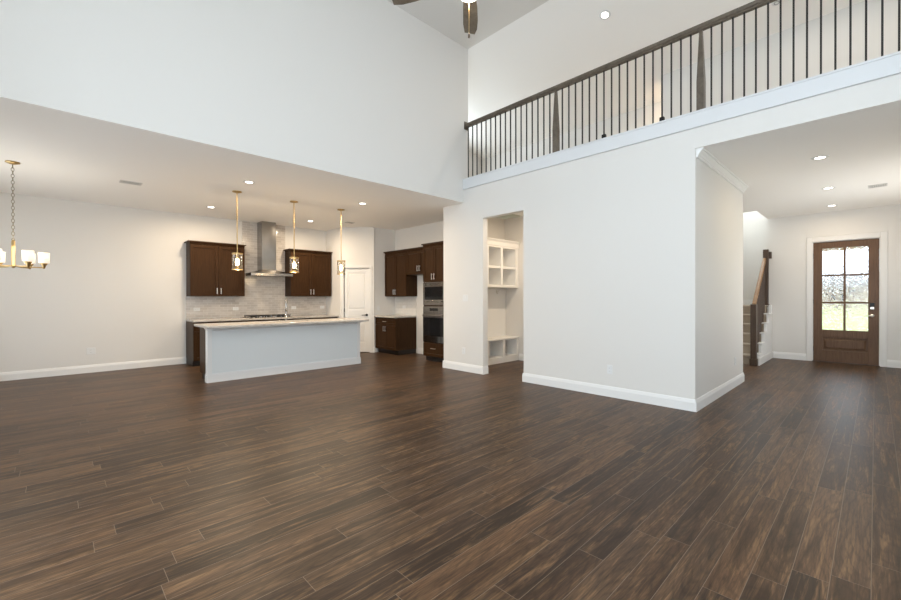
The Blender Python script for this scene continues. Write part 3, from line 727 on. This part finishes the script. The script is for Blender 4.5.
for i in range(5):
    a = -IW + .02 + i * .518
    m = MB(); x0, x1, yf = a, a + .51, .55
    for (q0, q1, r0, r1) in ((x0, x0 + .055, .11, .83), (x1 - .055, x1, .11, .83), (x0 + .055, x1 - .055, .11, .165), (x0 + .055, x1 - .055, .775, .83)): m.box(q0, q1, yf - .02, yf, r0, r1)
    m.box(x0 + .055, x1 - .055, yf - .02, yf - .012, .165, .775)
    o = m.build('door', M_CAB, il)
    MB().tube([(x1 - .03, yf + .03, .66), (x1 - .03, yf + .03, .78)], .006, 8).tube([(x1 - .03, yf, .67), (x1 - .03, yf + .03, .67)], .004, 6).tube([(x1 - .03, yf, .77), (x1 - .03, yf + .03, .77)], .004, 6).build('handle', M_NICKEL, o)
# worktop with a sink cut-out
wt = grid_solid('worktop', M_QUARTZ, [1.615, 2.72, 3.42, 4.38], [6.80, 7.12, 7.46, 7.62], [.838, .874], lambda x, y, z: not (2.72 < x < 3.42 and 7.12 < y < 7.46))
del wt['kind']
bv = wt.modifiers.new('edge', 'BEVEL'); bv.width = .004; bv.segments = 2; bv.limit_method = 'ANGLE'
tag(wt, 'pale quartz worktop covering the kitchen island', 'worktop', 'quartz worktops')
s = MB().box(-.345, .345, -.165, .165, 0, .006)
for x in (-.345, .339): s.box(x, x + .006, -.165, .165, .006, .176)
for y_ in (-.165, .159): s.box(-.339, .339, y_, y_ + .006, .006, .176)
sk = s.build('sink_basin', M_STEEL, il, (.08, .26, .66)); sk['label'] = 'stainless sink basin'; MB().cyl(0, 0, .006, .01, .045, 16).build('drain', M_BLACK, sk)
fc = thing('kitchen_faucet', 'tall brushed nickel gooseneck faucet on the kitchen island', 'faucet', (3.07, 7.53, .874), math.radians(-22))
MB().lathe([(0, 0), (.028, 0), (.028, .008), (.02, .02), (.018, .12), (0, .12)], 16).build('base', M_STEEL, fc)
arc = [(0, 0, .1), (0, 0, .30)] + [(0, -.08 + .08 * math.cos(a), .30 + .10 * math.sin(a)) for a in [PI * i / 10 for i in range(1, 11)]] + [(0, -.16, .25)]
MB().tube(arc, .015, 12).build('spout', M_STEEL, fc)
MB().lathe([(0, .17), (.017, .17), (.019, .25), (.013, .26), (0, .26)], 14, 0, -.16).build('spray_head', M_STEEL, fc)
MB().tube([(.018, 0, .08), (.05, 0, .085), (.085, 0, .13)], .007, 8).build('lever', M_STEEL, fc)

# ------------------------------------------------------------------ mudroom lockers
ml = thing('mudroom_lockers', 'white built-in mudroom locker unit with cubbies above a bench', 'locker unit', (5.46, 5.10, 0))
# local x 0 .. 1.40, y 0 (front) .. .355 (back)
LX = 1.405; cols_ = [0, .42, .845, 1.31]
b = MB()
MB().box(0, LX, .33, .355, .48, 1.487).build('back_panel', M_TRIM, ml)
up_ = MB().box(0, LX, .33, .355, 1.487, 2.285).box(0, LX, 0, .33, 1.487, 1.54).box(0, LX, 0, .33, 2.262, 2.285)
for x in (0, .42, .845): up_.box(x, x + .06, 0, .33, 1.54, 2.262)
up_.box(1.31, LX, 0, .33, 1.54, 2.262); up_.build('upper_cubbies', M_TRIM, ml)
for i in range(3): MB().box(cols_[i] + .06 if i < 3 else 0, cols_[i + 1], .01, .33, 1.857, 1.905).build('shelf', M_TRIM, ml)
MB().prism([(0, 2.285), (-.012, 2.30), (-.012, 2.37), (-.045, 2.405), (-.045, 2.42), (.355, 2.42), (.355, 2.285)], 0, LX, 'x').build('crown', M_TRIM, ml)
lo = MB().box(0, LX, .33, .355, 0, .45).box(0, LX, .004, .33, 0, .115)
for x in (0, .42, .905): lo.box(x, x + .065, 0, .33, .115, .45)
lo.box(LX - .05, LX, 0, .33, .115, .45); lo.build('bench_base', M_TRIM, ml)
MB().bevbox(0, LX, -.015, .355, .45, .482, .004).build('bench_seat', M_TRIM, ml)
MB().box(0, LX, .315, .33, 1.36, 1.46).build('hook_rail', M_TRIM, ml)
for x in (.25, .66, 1.09):
    MB().tube([(x, .315, 1.42), (x, .27, 1.41), (x, .25, 1.44)], .006, 8).tube([(x, .315, 1.39), (x, .285, 1.37), (x, .28, 1.385)], .005, 8).bevbox(x - .012, x + .012, .308, .316, 1.37, 1.44, .002).build('coat_hook', M_NICKEL, ml)

# ------------------------------------------------------------------ ceiling fan
FC = Vector((2.12, 2.0)); 
cf = thing('ceiling_fan', 'brown five-blade ceiling fan with lit glass bowl and pull chain', 'ceiling fan', (FC.x, FC.y, HH))
zb = 3.54 - HH; zl = 3.393 - HH
MB().lathe([(0, 0), (.07, 0), (.075, -.03), (.03, -.06), (0, -.06)], 24).build('canopy', M_RAIL, cf)
MB().cyl(0, 0, zb + .2, -.05, .014, 14).build('downrod', M_RAIL, cf)
MB().lathe([(0, zb + .24), (.03, zb + .24), (.05, zb + .20), (.12, zb + .17), (.13, zb + .06), (.10, zb + .02), (.085, zb - .03), (0, zb - .03)], 28).build('motor', M_BRASS, cf)
MB().lathe([(.075, zb - .03), (.085, zb - .035), (.085, zb - .06), (.065, zl + .02), (.03, zl), (0, zl - .002)], 28).build('light_bowl', M_FANBOWL, cf)
for i in range(5):
    a = math.radians(42.6 + 72 * i)
    pts = [(.17, -.045), (.30, -.062), (.45, -.066), (.56, -.060), (.625, -.040), (.605, .045), (.50, .055), (.30, .050), (.17, .040)]
    bl = MB(); ti = .08; n_ = len(pts)
    vv = [(x, y, zb + .012 + y * ti) for x, y in pts] + [(x, y, zb + .004 + y * ti) for x, y in pts]
    bl.add(vv, [list(range(n_)), list(range(2 * n_ - 1, n_ - 1, -1))] + [(j, (j + 1) % n_, (j + 1) % n_ + n_, j + n_) for j in range(n_)])
    bo = bl.build('blade', M_FAN, cf, (0, 0, 0), a)
    MB().box(.09, .24, -.014, .014, zb + .013, zb + .022).build('blade_iron', M_BRASS, bo)
pc = MB().tube([(0, 0, zl + .005), (0, 0, 3.15 - HH)], .0022, 6); pco = pc.build('pull_chain', M_BRASS, cf)
MB().lathe([(0, 3.115 - HH), (.007, 3.12 - HH), (.008, 3.14 - HH), (.003, 3.155 - HH), (0, 3.155 - HH)], 10, 0, 0).build('chain_pull', M_NEWEL, pco)
def point(name, par, loc, power, color, r=.03):
    l = bpy.data.lights.new(name, 'POINT'); l.energy = power; l.color = color; l.shadow_soft_size = r
    o = bpy.data.objects.new(name, l); COL.objects.link(o); o.parent = par; o.location = loc; return o
point('fan_glow', cf, (0, 0, zl - .03), 6, WARM, .06)

# ------------------------------------------------------------------ recessed lights
def downlight(label, x, y, z, power, group, tilt=0, color=WARM):
    t_ = thing('recessed_light', label, 'recessed light', (x, y, z), 0, group)
    t_.rotation_euler = (0, tilt, 0)
    MB().lathe([(.048, -.001), (.052, -.006), (.078, -.004), (.082, 0)], 28).build('trim_ring', M_PLATE, t_)
    MB().lathe([(0, -.003), (.050, -.003)], 28).build('lens', M_LED, t_)
    l = bpy.data.lights.new('lamp', 'AREA'); l.shape = 'DISK'; l.size = .11; l.energy = power; l.color = color; l.spread = math.radians(175)
    o = bpy.data.objects.new('lamp', l); COL.objects.link(o); o.parent = t_; o.location = (0, 0, -.012)
    return t_
KG, FG = 'recessed lights in the kitchen ceiling', 'recessed lights in the foyer ceiling'
downlight('recessed light in kitchen ceiling just right of the left pendant canopy', 2.014, 6.231, CH, P_DOWN, KG)
downlight('recessed light in kitchen ceiling above the left wall cabinet', 2.062, 8.405, CH, P_DOWN, KG)
downlight('recessed light in kitchen ceiling above the right wall cabinet, behind the middle pendant', 3.983, 8.463, CH, P_DOWN, KG)
downlight('recessed light in kitchen ceiling right of the right pendant, near the white wall', 3.913, 6.275, CH, P_DOWN, KG)
downlight('recessed light in foyer ceiling nearest the living room', 6.587, .463, CH, P_FOYER, FG)
downlight('middle recessed light of the three in the foyer ceiling', 8.521, .502, CH, P_FOYER, FG)
downlight('recessed light in foyer ceiling closest to the front door', 10.194, .553, CH, P_FOYER, FG)
lx, ly = 5.91, 2.80
LOFTC = (1.0, .90, .78)
downlight('single recessed light in sloping loft ceiling above the balcony railing', lx, ly, sl(lx), P_LOFT, None, math.atan(.3), LOFTC)
for yy, nm in ((.45, 'added fill light in the sloping loft ceiling high above the foyer opening, out of view'), (-.8, 'added fill light in the sloping loft ceiling at its near end, out of view')):
    downlight(nm, 6.5, yy, sl(6.5), 8, None, math.atan(.3), LOFTC)  # extra lamps added out of view to lift the loft back wall
# wall-washing light in the loft recess
downlight('recessed light in loft ceiling over the recess beyond the railing', 7.76, 2.25, sl(7.76), P_RECESS, None, math.atan(.3))
downlight('added unseen light in the mudroom ceiling in front of the white lockers', 6.1, 4.0, CH, P_MUD, None)  # unseen lamp added to make the mudroom bright and warm
sd = thing('smoke_alarm', 'small white smoke alarm on the loft ceiling behind the balusters', 'smoke alarm', (6.88, .912, sl(6.88)))
sd.rotation_euler = (0, math.atan(.3), 0)
MB().lathe([(0, -.03), (.04, -.03), (.055, -.018), (.058, 0), (0, 0)], 24).build('cover', M_PLATE, sd)
MB().lathe([(.02, -.0315), (.03, -.0315)], 20).build('slot_ring', M_SLOT, sd)

# ------------------------------------------------------------------ pendants
def pendant(label, x, y):
    t_ = thing('pendant_light', label, 'pendant light', (x, y, CH), 0, 'glass pendants over the island')
    zt, zb_ = 1.975 - CH, 1.725 - CH
    MB().lathe([(0, 0), (.068, 0), (.068, -.012), (.02, -.024), (0, -.024)], 24).build('canopy', M_BRASS, t_)
    MB().cyl(0, 0, zt + .01, -.02, .0075, 12).build('rod', M_BRASS, t_)
    MB().lathe([(0, zt + .012), (.078, zt + .012), (.078, zt - .006), (0, zt - .006)], 24, smooth=False).lathe([(0, zt - .006), (.02, zt - .006), (.02, zt - .07), (0, zt - .07)], 16, smooth=False).build('cap', M_BRASS, t_)
    MB().lathe([(.074, zt - .004), (.074, zb_), (.068, zb_), (.068, zt - .004)], 28).build('glass_shade', M_GLASS, t_)
    MB().lathe([(.0735, zb_ + .012), (.077, zb_ + .012), (.077, zb_), (.0735, zb_)], 28, closed=True).build('rim', M_BRASS, t_)
    MB().lathe([(0, zt - .175), (.02, zt - .165), (.03, zt - .135), (.024, zt - .10), (.014, zt - .068), (0, zt - .068)], 18).build('bulb', M_BULB, t_)
    point('glow', t_, (0, 0, zb_ + .02), P_PEND, (1, .76, .48), .03)
pendant('brass and clear glass pendant over the island, left of the three', 2.057, 6.912)
pendant('brass and clear glass pendant over the island, middle of the three', 2.977, 6.954)
pendant('brass and clear glass pendant over the island, right of the three', 3.884, 6.976)

# ------------------------------------------------------------------ chandelier
ch = thing('chandelier', 'brass chandelier with frosted glass shades hanging over the dining area', 'chandelier', (-.355, 7.293, CH), 0)
MB().lathe([(0, 0), (.065, 0), (.065, -.012), (.02, -.03), (0, -.03)], 24).build('canopy', M_BRASS, ch)
cn = MB(); zc = -.03; i = 0
while zc > 2.0 - CH:
    ring = []
    for k in range(12):
        a = 2 * PI * k / 12; x = .013 * math.cos(a); q = .024 * math.sin(a)
        ring.append((x, x * .25, zc - .022 + q) if i % 2 else (-x * .25, x, zc - .022 + q))
    cn.tube(ring, .0032, 6, closed=True); zc -= .039; i += 1
cn.build('chain', M_CHAIN, ch)
zs0 = 1.695 - CH
MB().lathe([(0, 2.0 - CH), (.012, 2.0 - CH), (.018, 1.98 - CH), (.018, zs0), (.028, zs0 - .005), (.028, zs0 - .02), (.01, zs0 - .035), (0, zs0 - .04)], 18).build('stem', M_BRASS, ch)
for k in range(6):
    a = k * PI / 3; c_, s_ = math.cos(a), math.sin(a); r = .265
    arm = MB().tube([(c_ * .02, s_ * .02, zs0 - .01), (c_ * .12, s_ * .12, zs0 - .02), (c_ * r, s_ * r, zs0 - .02)], .0075, 8).build('arm', M_BRASS, ch)
    MB().lathe([(0, zs0 - .035), (.012, zs0 - .03), (.018, zs0), (.03, zs0 + .02), (.036, zs0 + .035), (0, zs0 + .035)], 16, c_ * r, s_ * r).build('cup', M_BRASS, arm)
    MB().lathe([(.034, zs0 + .035), (.052, zs0 + .04), (.054, zs0 + .168), (.050, zs0 + .168), (.048, zs0 + .045), (.034, zs0 + .041)], 24, c_ * r, s_ * r).build('shade', M_SHADE, arm)
point('glow', ch, (0, 0, zs0 + .26), P_CHAND * 6, (1, .86, .66), .25)

# ------------------------------------------------------------------ vents, outlets, switches
def vent(label, x, y, z, lx_, ly_, rot=0):
    t_ = thing('ceiling_vent', label, 'vent', (x, y, z), rot, 'ceiling air vents')
    a, b = lx_ / 2, ly_ / 2
    MB().box(-a, a, -b, -b + .02, -.008, 0).box(-a, a, b - .02, b, -.008, 0).box(-a, -a + .02, -b + .02, b - .02, -.008, 0).box(a - .02, a, -b + .02, b - .02, -.008, 0).build('frame', M_GRILLE, t_)
    MB().box(-a + .02, a - .02, -b + .02, b - .02, -.002, 0).build('backing', M_GAP, t_)
    g_ = MB(); n_ = int((lx_ - .04) / .022)
    for i in range(n_):
        x_ = -a + .02 + (i + .5) * (lx_ - .04) / n_; g_.hexa([(x_ - .005, -b + .02, -.008), (x_ - .003, -b + .02, -.008), (x_ - .003, b - .02, -.008), (x_ - .005, b - .02, -.008)], [(x_ + .003, -b + .02, -.003), (x_ + .007, -b + .02, -.003), (x_ + .007, b - .02, -.003), (x_ + .003, b - .02, -.003)])
    g_.build('louvres', M_GRILLE, t_)
vent('white louvred vent in the ceiling over the dining wall', .80, 7.42, CH, .25, .17)
vent('small white ceiling vent behind the right pendant near the pantry', 4.69, 8.04, CH, .18, .14)
vent('white louvred vent in the foyer ceiling to the right', 8.87, -.02, CH, .20, .20, PI / 2)

def plate(kind, label, loc, rot, w=.07, h_=.115, gang=1, group=None, horiz=False):
    t_ = thing(kind, label, 'outlet' if kind == 'wall_outlet' else 'light switch', loc, rot, group)
    W_ = w
    if horiz: W_, h_ = .115, .07
    MB().bevbox(-W_ / 2, W_ / 2, -.006, 0, -h_ / 2, h_ / 2, .002).build('cover_plate', M_PLATE, t_)
    for s2 in (-.02, .02):
        x_, z_ = (s2, 0) if horiz else (0, s2)
        if kind == 'wall_outlet':
            o = MB().bevbox(x_ - .013, x_ + .013, -.008, -.005, z_ - .013, z_ + .013, .002).build('socket', M_PLATE, t_)
            MB().box(x_ - .006, x_ - .003, -.0085, -.0075, z_ - .006, z_ + .004).box(x_ + .003, x_ + .006, -.0085, -.0075, z_ - .006, z_ + .004).build('slot', M_SLOT, o)
    if kind == 'wall_switch': MB().bevbox(-.015, .015, -.010, -.005, -.03, .03, .002).build('rocker', M_PLATE, t_)
    return t_
OG = 'white wall outlets'
plate('wall_outlet', 'white outlet low on the dining wall', (.456, YK, .375), 0, .12, group=OG)
for x, lab in ((2.054, 'white outlet on grey tile below the left end of the left wall cabinet'), (2.776, 'white outlet on grey tile left of the cooktop'), (4.03, 'white outlet on grey tile right of the faucet'), (4.742, 'white outlet on grey tile at the right end by the pantry')):
    plate('wall_outlet', lab, (x, YK - .011, 1.063), 0, group=OG, horiz=True)
plate('wall_outlet', 'white outlet low on the long white wall right of the mudroom opening', (XA, 2.382, .352), R90, group=OG)
plate('wall_outlet', 'white outlet low on the narrow white wall left of the mudroom opening', (XA, 5.011, .356), R90, group=OG)
plate('wall_switch', 'white light switch on the narrow wall left of the mudroom opening', (XA, 4.967, 1.279), R90, .12)
plate('wall_outlet', 'white outlet low on the foyer side wall', (7.03, YA, .365), 0, group=OG)
plate('wall_outlet', 'white outlet on pale tile above the short counter', (6.048, 7.868, 1.066), R90, group=OG, horiz=True)
plate('wall_switch', 'white switch on the pantry side wall above the short counter', (5.56, 8.23, 1.046), 0)
